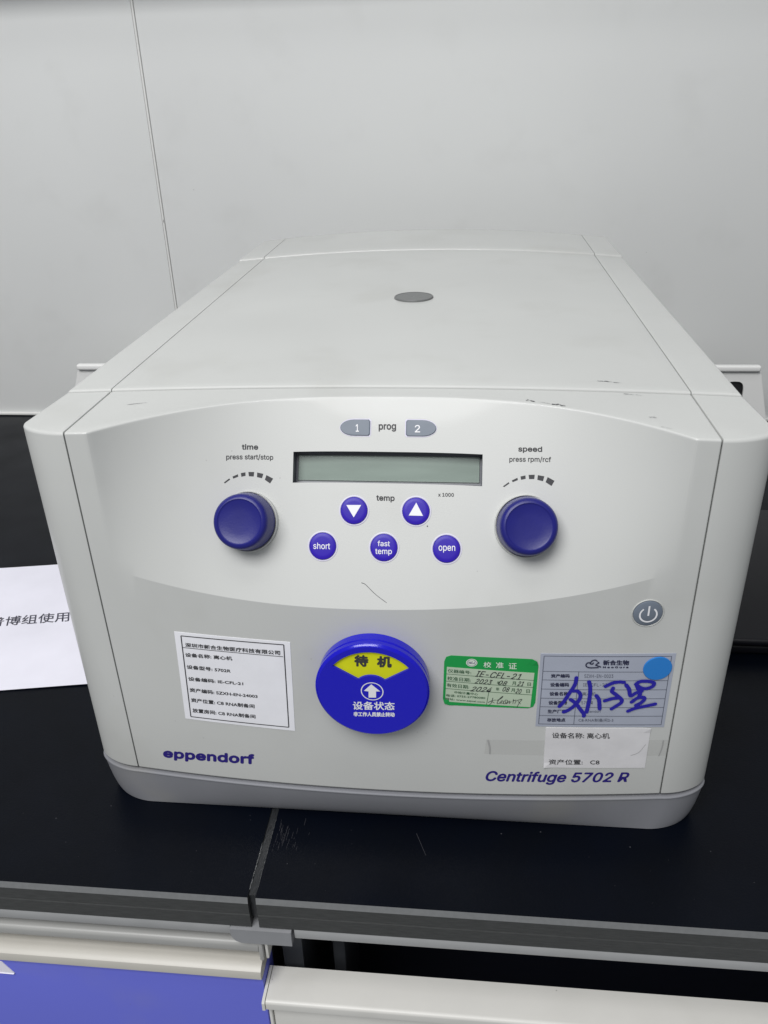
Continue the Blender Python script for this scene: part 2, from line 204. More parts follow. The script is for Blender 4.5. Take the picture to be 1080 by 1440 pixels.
# thin raised lips of sealant along the joint, worn and uneven
def lip(x0, y0, y1, w):
    vs, fs = [], []; n = 60
    for i in range(n+1):
        t = i/n; y = y0+(y1-y0)*t; ww = w*(.5+.8*random.random())*(1 if .03 < t < .97 else .3); xx = x0+random.uniform(-.0002, .0002)
        vs += [(xx-ww/2, y, -.0003), (xx, y, .0001+.0004*random.random()), (xx+ww/2, y, -.0003)]
        if i:
            a = 3*i-3; fs += [(a, a+3, a+4, a+1), (a+1, a+4, a+5, a+2)]
    oneside('sealant_lip', vs, fs, M['steel'], bench)
lip(-.0784, -.0615, -.028, .0005); lip(-.0737, -.061, -.008, .0003)
box('wall_sealant', -1.6, 1.6, .6985, .7028, .0003, .0052, M['bead'], bench, .0018, 3)
# pale dust specks on the top
sp_v, sp_f = [], []
for k in range(70):
    x = random.uniform(-.35, .30); y = random.uniform(-.06, -.004); 
    if k > 45: x = random.uniform(-.6, -.21); y = random.uniform(-.05, .55)
    r = random.choice([.00018, .00022, .0003, .0005]); a = len(sp_v)
    for j in range(5):
        t = j*1.2566; sp_v.append((x+r*math.cos(t)*random.uniform(.6, 1.6), y+r*math.sin(t)*random.uniform(.5, 1), .00012))
    sp_f.append(tuple(range(a, a+5)))
for k in range(34):   # short worn scratches beside the joint
    x = -.071+abs(random.gauss(0, .008)); y = random.uniform(-.034, -.012); l = random.uniform(.001, .009)*(1 if x < -.064 else .6); a = len(sp_v); ww = random.uniform(.00007, .00014)
    sp_v += [(x, y, .00012), (x+ww, y, .00012), (x+ww+l*.02, y+l, .00012), (x+l*.02, y+l, .00012)]; sp_f.append((a, a+1, a+2, a+3))
sp_v += [(.023, -.030, .00012), (.0232, -.030, .00012), (.0165, -.014, .00012), (.0163, -.014, .00012)]; sp_f.append(tuple(range(len(sp_v)-4, len(sp_v))))
o = oneside('dust_specks', sp_v, sp_f, mat('dust', (.048, .048, .056), .8), bench); o['kind'] = 'stuff'
# steel frame under the slabs
box('steel_rail', -1.6, -.0915, -.0668, -.030, -.0335, -.0252, M['steel'], bench, .0008)
box('steel_rail', -.0532, 1.6, -.0668, -.030, -.0335, -.0252, M['steel'], bench, .0008)
pv = [(-.0912, -.0258), (-.0545, -.0258), (-.0545, -.0378), (-.0855, -.0378), (-.0885, -.0365), (-.0905, -.0335), (-.0912, -.031)]
vs = [(x, y, z) for y in (-.0690, -.020) for x, z in pv]; n = len(pv)
obj('corner_bracket', vs, [(i, (i+1) % n, n+(i+1) % n, n+i) for i in range(n)]+[tuple(range(n)), tuple(range(2*n-1, n-1, -1))], M['bracket'], bench)
# ------------------------------------------------------------------ cabinets under the bench
def extrude_x(name, prof, x0, x1, m, parent, smooth=35):
    n = len(prof); vs = [(x, y, z) for x in (x0, x1) for y, z in prof]
    return obj(name, vs, [(i, (i+1) % n, n+(i+1) % n, n+i) for i in range(n)]+[tuple(range(n)), tuple(range(2*n-1, n-1, -1))], m, parent, smooth)
def rrect(y0, y1, z0, z1, r, seg=4):
    pts = []
    for cy, cz, a0 in ((y1-r, z1-r, 0), (y0+r, z1-r, 90), (y0+r, z0+r, 180), (y1-r, z0+r, 270)):
        for k in range(seg+1):
            a = math.radians(a0+90*k/seg); pts.append((cy+r*math.cos(a), cz+r*math.sin(a)))
    return pts
cabl = empty('drawer_cabinet', (-.7, .2, -.9), label='drawer cabinet with blue front and cream pull rail, left below the bench', cat='cabinet')
XL1 = -.0765
box('carcass', -1.5, XL1-.002, -.045, .65, -.9, -.036, M['alugrey'], cabl)
extrude_x('upper_rail', rrect(-.0668, -.0452, -.0505, -.0415, .0028), -1.5, XL1, M['alugrey'], cabl)
extrude_x('pull_rail', [(-.0455, -.0600), (-.0640, -.0602), (-.0685, -.0612), (-.0706, -.0628), (-.0712, -.0650), (-.0712, -.0690), (-.0700, -.0706), (-.066, -.0712), (-.0455, -.0712)], -1.5, XL1+.0006, M['cream'], cabl)
box('end_cap', XL1+.0002, XL1+.0030, -.0675, -.047, -.0560, -.0400, M['alugrey'], cabl, .0009)
box('end_cap', XL1+.0036, XL1+.0056, -.0655, -.047, -.0565, -.0400, M['alu'], cabl, .0007)
box('drawer_front', -1.5, XL1+.0008, -.0690, -.0455, -.42, -.0720, M['bluefront'], cabl, .0006)
vs = [(-.30, -.0693, -.050-.0235), (-.2455, -.0693, -.0735), (-.2395, -.0694, -.0845), (-.2400, -.0699, -.0850), (-.30, -.0693, -.0850)]
obj('drawer_label', [(x, y-.0002, z) for x, y, z in vs]+[(x, -.0691, z) for x, y, z in vs], [(0, 1, 2, 3, 4), (9, 8, 7, 6, 5)]+[(i, (i+1) % 5, 5+(i+1) % 5, 5+i) for i in range(5)], M['paper'], cabl)
cabr = empty('open_cabinet', (.7, .2, -.9), label='white cabinet right of the blue drawer, pale pull rail below a dark gap', cat='cabinet')
XR0 = -.0752
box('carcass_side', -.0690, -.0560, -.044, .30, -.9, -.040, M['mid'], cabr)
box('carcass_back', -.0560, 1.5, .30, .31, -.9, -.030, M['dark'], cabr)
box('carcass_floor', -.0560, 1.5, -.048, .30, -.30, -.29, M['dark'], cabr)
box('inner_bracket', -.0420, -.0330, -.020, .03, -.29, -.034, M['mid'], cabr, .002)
extrude_x('pull_rail', [(-.0545, -.0800), (-.0755, -.0800), (-.0772, -.0803), (-.0780, -.0811), (-.0782, -.0822), (-.0780, -.0872), (-.0772, -.0879), (-.0545, -.0879)], XR0+.0022, 1.5, M['alu'], cabr)
extrude_x('end_cap', [(y*1.006+.0003, z) for y, z in [(-.0545, -.0797), (-.0755, -.0797), (-.0775, -.0801), (-.0784, -.0811), (-.0786, -.0874), (-.0776, -.0882), (-.0545, -.0882)]], XR0, XR0+.0018, M['alu'], cabr)
box('drawer_front', XR0+.0045, 1.5, -.0735, -.0545, -.42, -.0925, M['alu'], cabr, .0022, 3)
box('groove_strip', XR0+.003, 1.5, -.066, -.0548, -.0922, -.0882, M['alugrey'], cabr)
box('front_edge', XR0+.0022, XR0+.0042, -.0742, -.0545, -.42, -.0895, M['alu'], cabr, .0006)
# ------------------------------------------------------------------ things behind and beside
tray = empty('storage_tray', (-.035, .66, 0), label='long white plastic tray standing against the wall behind the centrifuge', cat='tray')
def tray_front():
    # tapered front plate with a slotted handle hole, built as a bmesh and cut with a grid
    x0t, x1t, x0b, x1b, zt = -.4690, .3990, -.505, .423, .0985
    y = .6195
    hx, hz, hw, hh = .3685, .0640, .0118, .0190
    bm = bmesh.new()
    outer = []
    r = .012
    for k in range(7):
        a = math.pi/2*k/6; outer.append((x1t-r+r*math.sin(a), zt-r+r*math.cos(a)))
    outer += [(x1b, .0005), (x0b, .0005)]
    for k in range(7):
        a = math.pi/2*k/6; outer.append((x0t+r-r*math.cos(a), zt-r+r*math.sin(a)))
    inner = []
    for k in range(24):
        a = 2*math.pi*k/24; c, s = math.cos(a), math.sin(a)
        inner.append((hx+(abs(c)**.6)*(1 if c > 0 else -1)*hw, hz+(abs(s)**.6)*(1 if s > 0 else -1)*hh))
    eo = []
    for ring in (outer, inner):
        vv = [bm.verts.new((p[0], y, p[1])) for p in ring]
        eo += [bm.edges.new((vv[i], vv[(i+1) % len(vv)])) for i in range(len(vv))]
    bmesh.ops.triangle_fill(bm, edges=eo, use_beauty=True)
    ext = bmesh.ops.extrude_face_region(bm, geom=list(bm.faces))
    for g in ext['geom']:
        if isinstance(g, bmesh.types.BMVert): g.co.y += .003
    bm.verts.index_update(); vs = [v.co.copy() for v in bm.verts]; fs = [[v.index for v in f.verts] for f in bm.faces]; bm.free()
    obj('front_wall', vs, fs, M['tray'], tray)
    obj('side_wall', [(x1b, .6228, .0005), (x1b, .650, .0005), (x1t-.001, .650, zt-.03), (x1t-.001, .6228, zt-.006), (x1b-.003, .6228, .0005), (x1b-.003, .650, .0005), (x1t-.004, .650, zt-.03), (x1t-.004, .6228, zt-.006)],
        [(0, 1, 2, 3), (7, 6, 5, 4), (0, 3, 7, 4), (1, 5, 6, 2), (3, 2, 6, 7), (0, 4, 5, 1)], M['tray'], tray)
    obj('side_wall', [(x0b, .6228, .0005), (x0b, .650, .0005), (x0t+.001, .650, zt-.03), (x0t+.001, .6228, zt-.006), (x0b+.003, .6228, .0005), (x0b+.003, .650, .0005), (x0t+.004, .650, zt-.03), (x0t+.004, .6228, zt-.006)],
        [(0, 1, 2, 3), (7, 6, 5, 4), (0, 3, 7, 4), (1, 5, 6, 2), (3, 2, 6, 7), (0, 4, 5, 1)], M['tray'], tray)
    box('rim', x0t+.004, x1t-.004, .6145, .6238, zt-.0022, zt+.0052, M['tray'], tray, .0022, 3)
    box('slot_backing', hx-.020, hx+.020, .6235, .640, hz-.030, hz+.026, M['hole'], tray, .002)  # black block added behind the slot so the hole looks dark inside
tray_front()
case = empty('flat_case', (.45, .29, 0), label='flat black case lying on the bench to the right of the centrifuge', cat='case')
box('case_base', .225, .62, .182, .405, .0004, .0085, M['matt'], case, .0022, 3)
box('case_lid', .222, .623, .179, .408, .0095, .0165, M['matt'], case, .0028, 3)
# paper sheet on the bench
def paper():
    a, b = Vector((-.4179, .2853)), Vector((-.3657, .2975))
    c, d = Vector((-.3182, .1001)), Vector((-.2538, .1114))
    u = (d-c).normalized(); v = Vector((-u.y, u.x))
    v2 = (Vector((-.3657, .2975))-d); w = .2; 
    o0 = c-u*.22; W_, H_ = .30, .1935
    vs, fs = [], []; nx, ny = 48, 28
    for side in (0, 1):
        for j in range(ny+1):
            for i in range(nx+1):
                s, t = i/nx, j/ny
                p = o0+u*(s*W_)+v*(t*H_)
                z = .0012+.0010*math.sin(s*9+t*3)*math.sin(t*4+.6)*.6+.0006*math.sin(t*13+s*5)+.0012*max(0, .3-t)*(1+math.sin(s*7))
                z = max(z, .0006)
                vs.append((p.x, p.y, z-.00012*side))
    n = (nx+1)*(ny+1)
    for j in range(ny):
        for i in range(nx):
            q = j*(nx+1)+i; fs.append((q, q+1, q+nx+2, q+nx+1)); fs.append((n+q+nx+1, n+q+nx+2, n+q+1, n+q))
    for i in range(nx): fs.append((i, n+i, n+i+1, i+1)); q = ny*(nx+1)+i; fs.append((q, q+1, n+q+1, n+q))
    for j in range(ny): q = j*(nx+1); fs.append((q, q+nx+1, n+q+nx+1, n+q)); q += nx; fs.append((q, n+q, n+q+nx+1, q+nx+1))
    return obj('paper_sheet', vs, fs, M['paper'], None, 60)
sheet = tag(paper(), 'white printed paper sheet lying on the black bench left of the centrifuge', 'paper')
# ------------------------------------------------------------------ text and print helpers
_tc = {}
import os
SANS = None
try:   # the sans-serif face that ships inside Blender; its built-in face is the fallback
    SANS = bpy.data.fonts.load(os.path.join(bpy.utils.system_resource('DATAFILES'), 'fonts', 'Inter.woff2'))
except Exception: pass
def glyphs(s, shear=0, spacing=1):
    key = (s, shear, spacing)
    if key not in _tc:
        cu = bpy.data.curves.new('lettering', 'FONT'); cu.body = s; cu.shear = shear; cu.space_character = spacing
        cu.fill_mode = 'FRONT'
        cu.resolution_u = 3
        if SANS and all(ord(ch) < 0x2e80 for ch in s): cu.font = SANS
        ob = bpy.data.objects.new('lettering', cu); COL.objects.link(ob)
        dg = bpy.context.evaluated_depsgraph_get(); dg.update()
        ev = ob.evaluated_get(dg); me = ev.to_mesh()
        vs = [(v.co.x, v.co.y) for v in me.vertices]; fs = [tuple(p.vertices) for p in me.polygons]
        ev.to_mesh_clear(); bpy.data.objects.remove(ob); bpy.data.curves.remove(cu)
        x0 = min(v[0] for v in vs); x1 = max(v[0] for v in vs); y0 = min(v[1] for v in vs); y1 = max(v[1] for v in vs)
        _tc[key] = ([((v[0]-x0)/(x1-x0), (v[1]-y0)/(y1-y0)) for v in vs], fs)
    return _tc[key]
def bil(q, u, v):  # q: TL TR BR BL, u to the right, v upwards
    return [(q[0][k]*(1-u)+q[1][k]*u)*v+(q[3][k]*(1-u)+q[2][k]*u)*(1-v) for k in (0, 1)]
class Print:
    def __init__(s, place): s.v = []; s.f = []; s.place = place
    def text(s, t, q, off, bold=0, shear=0, spacing=1):
        # bold: a stroke thickening in millimetres, made by shifted copies that lie a hair above one another
        vs, fs = glyphs(t, shear, spacing)
        wq = (Vector(q[1])-Vector(q[0])).length; hq = (Vector(q[0])-Vector(q[3])).length
        du, dv = bold/2/wq, bold/2/hq
        dirs = [(0, 0)] if not bold else [(0, 0), (1, 0), (-1, 0), (0, 1), (0, -1), (.7, .7), (-.7, -.7), (.7, -.7), (-.7, .7)]
        for i, (ox, oy) in enumerate(dirs):
            a = len(s.v)
            for u, v in vs: s.v.append(s.place(bil(q, du+u*(1-2*du)+ox*du, dv+v*(1-2*dv)+oy*dv), off+i*.000003))
            for f in fs: s.f.append(tuple(a+i for i in f))
        return s
    def poly(s, pts, off):
        a = len(s.v); s.v += [s.place(p, off) for p in pts]; s.f.append(tuple(range(a, a+len(pts)))); return s
    def line(s, p, q, w, off, n=12):
        return s.stroke([p, q], w, off, n=n, smooth=False)
    def stroke(s, pts, w, off, n=7, smooth=True, taper=0, wob=0):
        P2 = [Vector(p) for p in pts]; c = []
        if smooth and len(P2) > 2:
            E = [P2[0]*2-P2[1]]+P2+[P2[-1]*2-P2[-2]]
            for i in range(1, len(E)-2):
                for k in range(n):
                    t = k/n; a, b, d, e = E[i-1:i+3]
                    c.append(.5*((2*b)+(d-a)*t+(2*a-5*b+4*d-e)*t*t+(3*b-a-3*d+e)*t**3))
            c.append(P2[-1])
        else:
            for i in range(len(P2)-1):
                for k in range(n): c.append(P2[i].lerp(P2[i+1], k/n))
            c.append(P2[-1])
        a = len(s.v); m = len(c)
        # rounded ends: extra samples with a shrinking width
        if smooth:
            d0 = (c[0]-c[1]).normalized(); d1 = (c[-1]-c[-2]).normalized()
            pre = [(c[0]+d0*w*.5*f, math.sqrt(1-f*f)) for f in (.98, .8, .5)]; post = [(c[-1]+d1*w*.5*f, math.sqrt(1-f*f)) for f in (.5, .8, .98)]
            full = pre+[(p, 1) for p in c]+post
        else: full = [(p, 1) for p in c]
        L = len(full)
        for i, (p, f) in enumerate(full):
            q0 = full[max(i-1, 0)][0]; q1 = full[min(i+1, L-1)][0]; t = (q1-q0)
            if t.length < 1e-9: t = Vector((1, 0))
            t.normalize(); nn = Vector((-t.y, t.x)); ww = w*f*(1-taper*i/L)*(1+wob*random.uniform(-1, 1))
            for sg in (1, -1): s.v.append(s.place(p+nn*ww/2*sg, off))
            if i: b = a+2*i-2; s.f.append((b, b+1, b+3, b+2))
        return s
    def disc(s, c, r, off, n=32, ry=None):
        return s.poly([(c[0]+r*math.cos(2*math.pi*k/n), c[1]+(ry or r)*math.sin(2*math.pi*k/n)) for k in range(n)], off)
    def ringband(s, c, r0, r1, off, a0=0, a1=360, n=48, k=1):
        a = len(s.v)
        for i in range(n+1):
            t = math.radians(a0+(a1-a0)*i/n)
            for r in (r0, r1): s.v.append(s.place((c[0]+r*math.cos(t), c[1]+k*r*math.sin(t)), off))
            if i: b = a+2*i-2; s.f.append((b, b+1, b+3, b+2))
        return s
    def out(s, name, m, parent): return oneside(name, s.v, s.f, m, parent)
pp = Print(lambda q, off: Vector((q[0]/1000, q[1]/1000, .0034+off)))
pp.text('普博组使用', [[a, b] for a, b in T['paper']['text']], 0, bold=.3)
def drop(v):
    return v
o = pp.out('lettering', mat('paper_ink', (.07, .07, .10), .7), sheet)
# settle the lettering on the waved paper
from mathutils.bvhtree import BVHTree
bvh = BVHTree.FromPolygons([v.co for v in sheet.data.vertices], [tuple(p.vertices) for p in sheet.data.polygons])
for v in o.data.vertices:
    hit = bvh.ray_cast(Vector((v.co.x, v.co.y, .05)), Vector((0, 0, -1)))
    v.co.z = (hit[0].z if hit[0] else .002)+.00012
# ------------------------------------------------------------------ centrifuge
CF = empty('centrifuge', (0, .29, 0), label='pale grey benchtop centrifuge with blue knobs, buttons and stickers on its front', cat='centrifuge')
def fillet(p0, p1, p2, r, n):
    a = (p0-p1).normalized(); b = (p2-p1).normalized(); ang = a.angle(b); d = r/math.tan(ang/2)
    s = p1+a*d; e = p1+b*d; c = p1+(a+b).normalized()*(r/math.sin(ang/2)); out = []
    va, vb = s-c, e-c; w_ = va.angle(vb)
    for k in range(n+1):
        t = k/n; out.append(c+(va*math.sin((1-t)*w_)+vb*math.sin(t*w_))/math.sin(w_))
    return out
LCD = (-.0516, .0513, .2229, .2377)
def front_panel():
    inn = .004
    xs = sorted(set([round(v, 5) for v in
        [s*(WS-G) for s in (-1, 1)]+[s*(WS-G-.00025) for s in (-1, 1)]+[s*(WS-G-.0007) for s in (-1, 1)]+
        [s*v for s in (-1, 1) for v in (.1605, .1585, .157, .156, .155, .154, .153, .152, .151, .150, .149, .1475, .146, .144, .1415, .138, .134, .129, .124, .119, .113, .107, .1, .093, .086, .079, .072, .066, .059, .046, .04, .034, .028, .022, .016, .01, .005)]+[0, LCD[0], LCD[1]]]))
    cols = []
    for x in xs:
        e = 0; ax = abs(x)
        if ax >= WS-G-1e-6: e = .0006
        elif ax >= WS-G-.00026-1e-6: e = .00018
        yb, yt, b, zt = ybody(x), ytop(x), zl(x), H+crown(x, ytop(x))
        col = [Vector((yb+inn, ZB)), Vector((yb+.0006, ZB)), Vector((yb+.0001, ZB+.0003)), Vector((yb, ZB+.0008))]
        for k in range(1, 8): col.append(Vector((yb, ZB+.0008+(b-ZB-.0008)*k/8)))
        col.append(Vector((yb, b)))
        p0, p1, p2 = Vector((yb, b)), Vector((yt, zt)), Vector((yt+.01, zt+crown(x, yt+.01)-crown(x, yt)))
        fl = fillet(p0, p1, p2, .0013, 10)
        def on(z): t = (z-b)/(zt-b); return p0.lerp(p1, t)
        zs = []
        for k in range(1, 6): zs.append(b+(LCD[2]-b)*k/6)
        zs += [LCD[2]+(LCD[3]-LCD[2])*k/3 for k in range(4)]
        for k in (.3, .6, .85, .96): zs.append(LCD[3]+(fl[0].y-LCD[3])*k)
        for z in zs: col.append(on(z))
        col += fl
        ye = YF-G
        for k in range(1, 6):
            y = fl[-1].x+(ye-.0010-fl[-1].x)*k/5
            col.append(Vector((y, H+crown(x, y))))
        ze = H+crown(x, ye)
        col += [Vector((ye-.0003, ze-.0003)), Vector((ye, ze-.001)), Vector((ye, ze-.006))]
        # inset at the seam sides
        if e:
            c0 = Vector((ye*.6, (ZB+H)/2))
            n2 = []
            for i, p in enumerate(col):
                q0, q1 = col[max(i-1, 0)], col[min(i+1, len(col)-1)]; t = (q1-q0).normalized(); n2.append(p+Vector((t.y, -t.x))*e)
            col = n2
        cols.append(col)
    # deep skirts on both seam sides
    for side in (0, -1):
        sk = []
        col = cols[side]
        for i, p in enumerate(col):
            q0, q1 = col[max(i-1, 0)], col[min(i+1, len(col)-1)]; t = (q1-q0).normalized(); sk.append(p+Vector((t.y, -t.x))*.004)
        if side == 0: cols.insert(0, sk); xs.insert(0, xs[0])
        else: cols.append(sk); xs.append(xs[-1])
    nr = len(cols[0]); vs = [(xs[i], c.x, c.y) for i, col in enumerate(cols) for c in col]; fs, fm = [], []
    i0, i1 = xs.index(round(LCD[0], 5)), xs.index(round(LCD[1], 5))
    j0 = next(j for j in range(nr) if abs(cols[i0][j].y-LCD[2]) < 1e-7); j1 = j0+3
    for i in range(len(cols)-1):
        for j in range(nr-1):
            if i0 <= i < i1 and j0 <= j < j1: continue
            fs.append((i*nr+j, (i+1)*nr+j, (i+1)*nr+j+1, i*nr+j+1)); fm.append(1 if (j >= 11 and j < 25) else 0)
    o = obj('front_panel', vs, fs, M['body'], CF, 8.5, None, None)
    return o, xs, i0, i1
fp, XS, I0, I1 = front_panel()
# display: the recess walls follow the panel, the glass lies 3 mm behind it
def display():
    rim = []
    xx = XS[I0:I1+1]
    for x in xx: rim.append((x, LCD[3]))
    for z in (LCD[3]-(LCD[3]-LCD[2])/3, LCD[3]-2*(LCD[3]-LCD[2])/3): rim.append((LCD[1], z))
    for x in reversed(xx): rim.append((x, LCD[2]))
    for z in (LCD[2]+(LCD[3]-LCD[2])/3, LCD[2]+2*(LCD[3]-LCD[2])/3): rim.append((LCD[0], z))
    n = len(rim); vs = [P(x, z, -.00002) for x, z in rim]; nc = Nrm(0, .23)
    def back(x, z, d): # flat back plane through the panel centre
        c = P(0, .2303, -d); up = Vector((0, nc.z, -nc.y)).normalized()
        if up.z < 0: up = -up
        t = (z-.2303)/up.z; return c+Vector((x, 0, 0))+up*t
    vs += [back(x*.996, .2303+(z-.2303)*.98, .0068) for x, z in rim]
    vs += [back(x*.978, .2303+(z-.2303)*.86, .0070) for x, z in rim]
    fs = [(i, (i+1) % n, n+(i+1) % n, n+i) for i in range(n)]+[(n+i, n+(i+1) % n, 2*n+(i+1) % n, 2*n+i) for i in range(n)]
    d = oneside('display_frame', vs, fs, M['lcdframe'], CF)
    vs2 = [back(x*.978, .2303+(z-.2303)*.86, .0070) for x, z in rim]+[back(x*.972, .2303+(z-.2303)*.80, .0063) for x, z in rim]+[back(x*.968, .2303+(z-.2303)*.76, .0070) for x, z in rim]
    oneside('display_rim', vs2, [(i, (i+1) % n, n+(i+1) % n, n+i) for i in range(n)]+[(n+i, n+(i+1) % n, 2*n+(i+1) % n, 2*n+i) for i in range(n)], M['lcdrim'], d)
    oneside('display_glass', [back(sx*.0500, .2303+sz*.0057, .0070) for sx, sz in ((-1, 1), (1, 1), (1, -1), (-1, -1))], [(0, 1, 2, 3)], M['lcd'], d)
display()
def cushion(name, x0, x1, y0, y1, r, skirt, nx, ny, m, lift=0, zlow=None, parent=None):
    # r = bevel radii at (x0, x1, y0, y1)
    def axis(a, b, ra, rb, n):
        out = []
        for k in range(6):
            t = k/5; out.append((a+ra*(1-math.cos(t*math.pi/2)), ra*(1-math.sin(t*math.pi/2))))
        lo, hi = a+ra, b-rb
        for k in range(1, n): out.append((lo+(hi-lo)*k/n, 0))
        for k in range(6):
            t = 1-k/5; out.append((b-rb*(1-math.cos(t*math.pi/2)), rb*(1-math.sin(t*math.pi/2))))
        return out
    ax, ay = axis(x0, x1, r[0], r[1], nx), axis(y0, y1, r[2], r[3], ny)
    W_, L_ = len(ax), len(ay); vs, fs = [], []
    for x, dx in ax:
        for y, dy in ay: vs.append((x, y, H+lift+crown(x, y)-max(dx, dy) if not (dx and dy) else H+lift+crown(x, y)-min(max(r), math.hypot(dx, dy))))
    for i in range(W_-1):
        for j in range(L_-1): a = i*L_+j; fs.append((a, a+L_, a+L_+1, a+1))
    ring = [i*L_ for i in range(W_)]+[(W_-1)*L_+j for j in range(1, L_)]+[i*L_+L_-1 for i in range(W_-2, -1, -1)]+[j for j in range(L_-2, 0, -1)]
    b0 = len(vs)
    for q in ring: x, y, z = vs[q]; vs.append((x, y, zlow if zlow is not None else z-skirt))
    n = len(ring)
    for k in range(n): fs.append((ring[k], ring[(k+1) % n], b0+(k+1) % n, b0+k))
    return obj(name, vs, fs, m, parent or CF, 16)
cushion('lid', -WS+G, WS-G, YF+G, YR-G, (.0005, .0005, .0016, .0008), .006, 40, 24, M['body'], lift=.0012)
cushion('rear_cover', -WS+G, WS-G, YR+G, YB, (.0005, .0005, .0022, .010), .22, 40, 8, M['body'], lift=.0026, zlow=ZB)
for s in (-1, 1):
    a, b = sorted((s*(WS+G), s*WO)); rs = (.0022, .0005) if s < 0 else (.0005, .0022)
    o = cushion('side_panel', a, b, YF+G, YR-G, (*rs, .0016, .0008), .2, 6, 20, M['body'], lift=.0012, zlow=ZB)
    o = cushion('rear_corner', a, b, YR+G, YB, (*rs, .0022, .010), .2, 6, 8, M['body'], lift=.0026, zlow=ZB)
def corner_pts(n):
    out = []
    for k in range(n+1):
        a = math.pi/2*k/n; t = math.sin(a)
        out.append((WS+.0299*t, .0175*(1-max(0, 1-t**1.8)**(1/1.8))))
    return out
def corner_post(s):
    poly, rad = [], []
    n = 18
    for x, y in corner_pts(n): poly.append((max(x, WS+G), y)); rad.append(.0018)
    for k in (.25, .5, .75, 1): poly.append((.1932+(.1909-.1932)*k, .0175+(YF-G-.0175)*k)); rad.append(.0018)
    rad[-1] = .0006
    poly.append((WS+G, YF-G)); rad.append(.0005)          # seam edge back to start
    for y in (.05, .036, .022, .01): poly.append((WS+G, y)); rad.append(.0005)
    N_ = len(poly); R_ = .0018; segs = 8
    def inset(k):
        out = []
        for i in range(N_):
            p0, p1, p2 = Vector(poly[i-1]), Vector(poly[i]), Vector(poly[(i+1) % N_])
            d0, d1 = (p1-p0).normalized(), (p2-p1).normalized(); n0, n1 = Vector((-d0.y, d0.x)), Vector((-d1.y, d1.x))
            r0, r1 = rad[i-1]*k, rad[i]*k
            det = n0.x*n1.y-n0.y*n1.x
            if abs(det) < .05: out.append(p1+(n0+n1).normalized()*(r0+r1)/2)
            else: out.append(p1+Vector(((r0*n1.y-r1*n0.y)/det, (n0.x*r1-n1.x*r0)/det)))
        return out
    vs, fs = [], []
    rings = []
    base = inset(0)
    rings.append([(p.x, p.y, ZB) for p in inset(.15)]); rings.append([(p.x, p.y, ZB+.0006) for p in base])
    for q in (.25, .5, .75): rings.append([(p.x, p.y, ZB+(H-.0018-ZB)*q) for p in base])
    for k in range(segs+1):
        a = math.pi/2*k/segs
        rings.append([(p.x, p.y, H+crown(p.x, p.y)-R_+R_*math.sin(a)) for p in inset(1-math.cos(a))])
    for rg in rings: vs += rg
    for r_ in range(len(rings)-1):
        for i in range(N_): a, b = r_*N_+i, r_*N_+(i+1) % N_; fs.append((a, b, b+N_, a+N_))
    t0 = (len(rings)-1)*N_
    fs.append(tuple(range(t0, t0+N_)))
    vs = [(s*x, y, z) for x, y, z in vs]
    o = obj('corner_post', vs, fs, M['body'], CF, 14)
for s in (-1, 1): corner_post(s)
box('inner_frame', -.186, .186, .0575, .570, .012, .2535, M['core'], CF)
for s in (-1, 1):
    a, b = sorted((s*.1585, s*.170)); box('inner_frame', a, b, .005, .0565, .012, .2535, M['core'], CF)
box('inner_frame', -.158, .158, .003, .0565, .012, .150, M['core'], CF)
# base shell: full footprint, tucked in towards the bench
def base_shell():
    out = []
    for k in range(41): x = -WS+2*WS*k/40; out.append((x, ybody(x), 0))
    n = 14; cp = corner_pts(n)
    for p in cp[1:]: out.append((*p, 1))
    for k in (.3, .6, 1): out.append((.1932+(.1909-.1932)*k, .0175+(YF-.0175)*k, 1))
    side = (.1, .2, .3, .4, .5, .55)
    for y in side: out.append((WO+.0002, y, 2))
    for k in range(n+1): a = math.pi/2*k/n; out.append((WS+.0272*math.cos(a), .55+.030*math.sin(a), 3))
    for k in range(1, 12): out.append((WS-2*WS*k/12, .58, 4))
    for k in range(n+1): a = math.pi/2*k/n; out.append((-WS-.0272*math.sin(a), .55+.030*math.cos(a), 3))
    for y in reversed(side): out.append((-WO-.0002, y, 2))
    for k in (1, .6, .3): out.append((-.1932-(.1909-.1932)*k, .0175+(YF-.0175)*k, 1))
    for p in reversed(cp[1:]): out.append((-p[0], p[1], 1))
    N_ = len(out)
    def ring(z, grow, k):
        r = []
        for i, (x, y, c) in enumerate(out):
            p0, p2 = out[i-1], out[(i+1) % N_]; d = Vector((p2[0]-p0[0], p2[1]-p0[1])).normalized(); nn = Vector((d.y, -d.x))
            q = Vector((x, y))+nn*grow
            if y < .3: tx, ty = x*.972, (-.0005 if y <= 0 else -.0005+y*1.08 if y < .06 else y+.004)
            else: tx, ty = x*.972, y-.01
            t = Vector((tx, ty)); q = q.lerp(t, k); r.append((q.x, q.y, z))
        return r
    R_ = [ring(.0277, -.006, 0), ring(.0277, -.0004, 0), ring(.0275, .0002, 0), ring(.0270, .0006, 0), ring(.0265, .0007, 0), ring(.0262, .0004, 0), ring(.0260, .0000, 0),
          ring(.0215, 0, .08), ring(.0175, 0, .18), ring(.0135, 0, .30), ring(.0098, 0, .43), ring(.0066, 0, .57), ring(.0038, 0, .72), ring(.0018, 0, .86), ring(.0004, 0, 1)]
    vs = [p for r in R_ for p in r]; fs = []
    for j in range(len(R_)-1):
        for i in range(N_): fs.append((j*N_+i, j*N_+(i+1) % N_, (j+1)*N_+(i+1) % N_, (j+1)*N_+i))
    fs.append(tuple(range((len(R_)-1)*N_, len(R_)*N_)))
    obj('base_shell', vs, fs, M['base'], CF, 22)
base_shell()
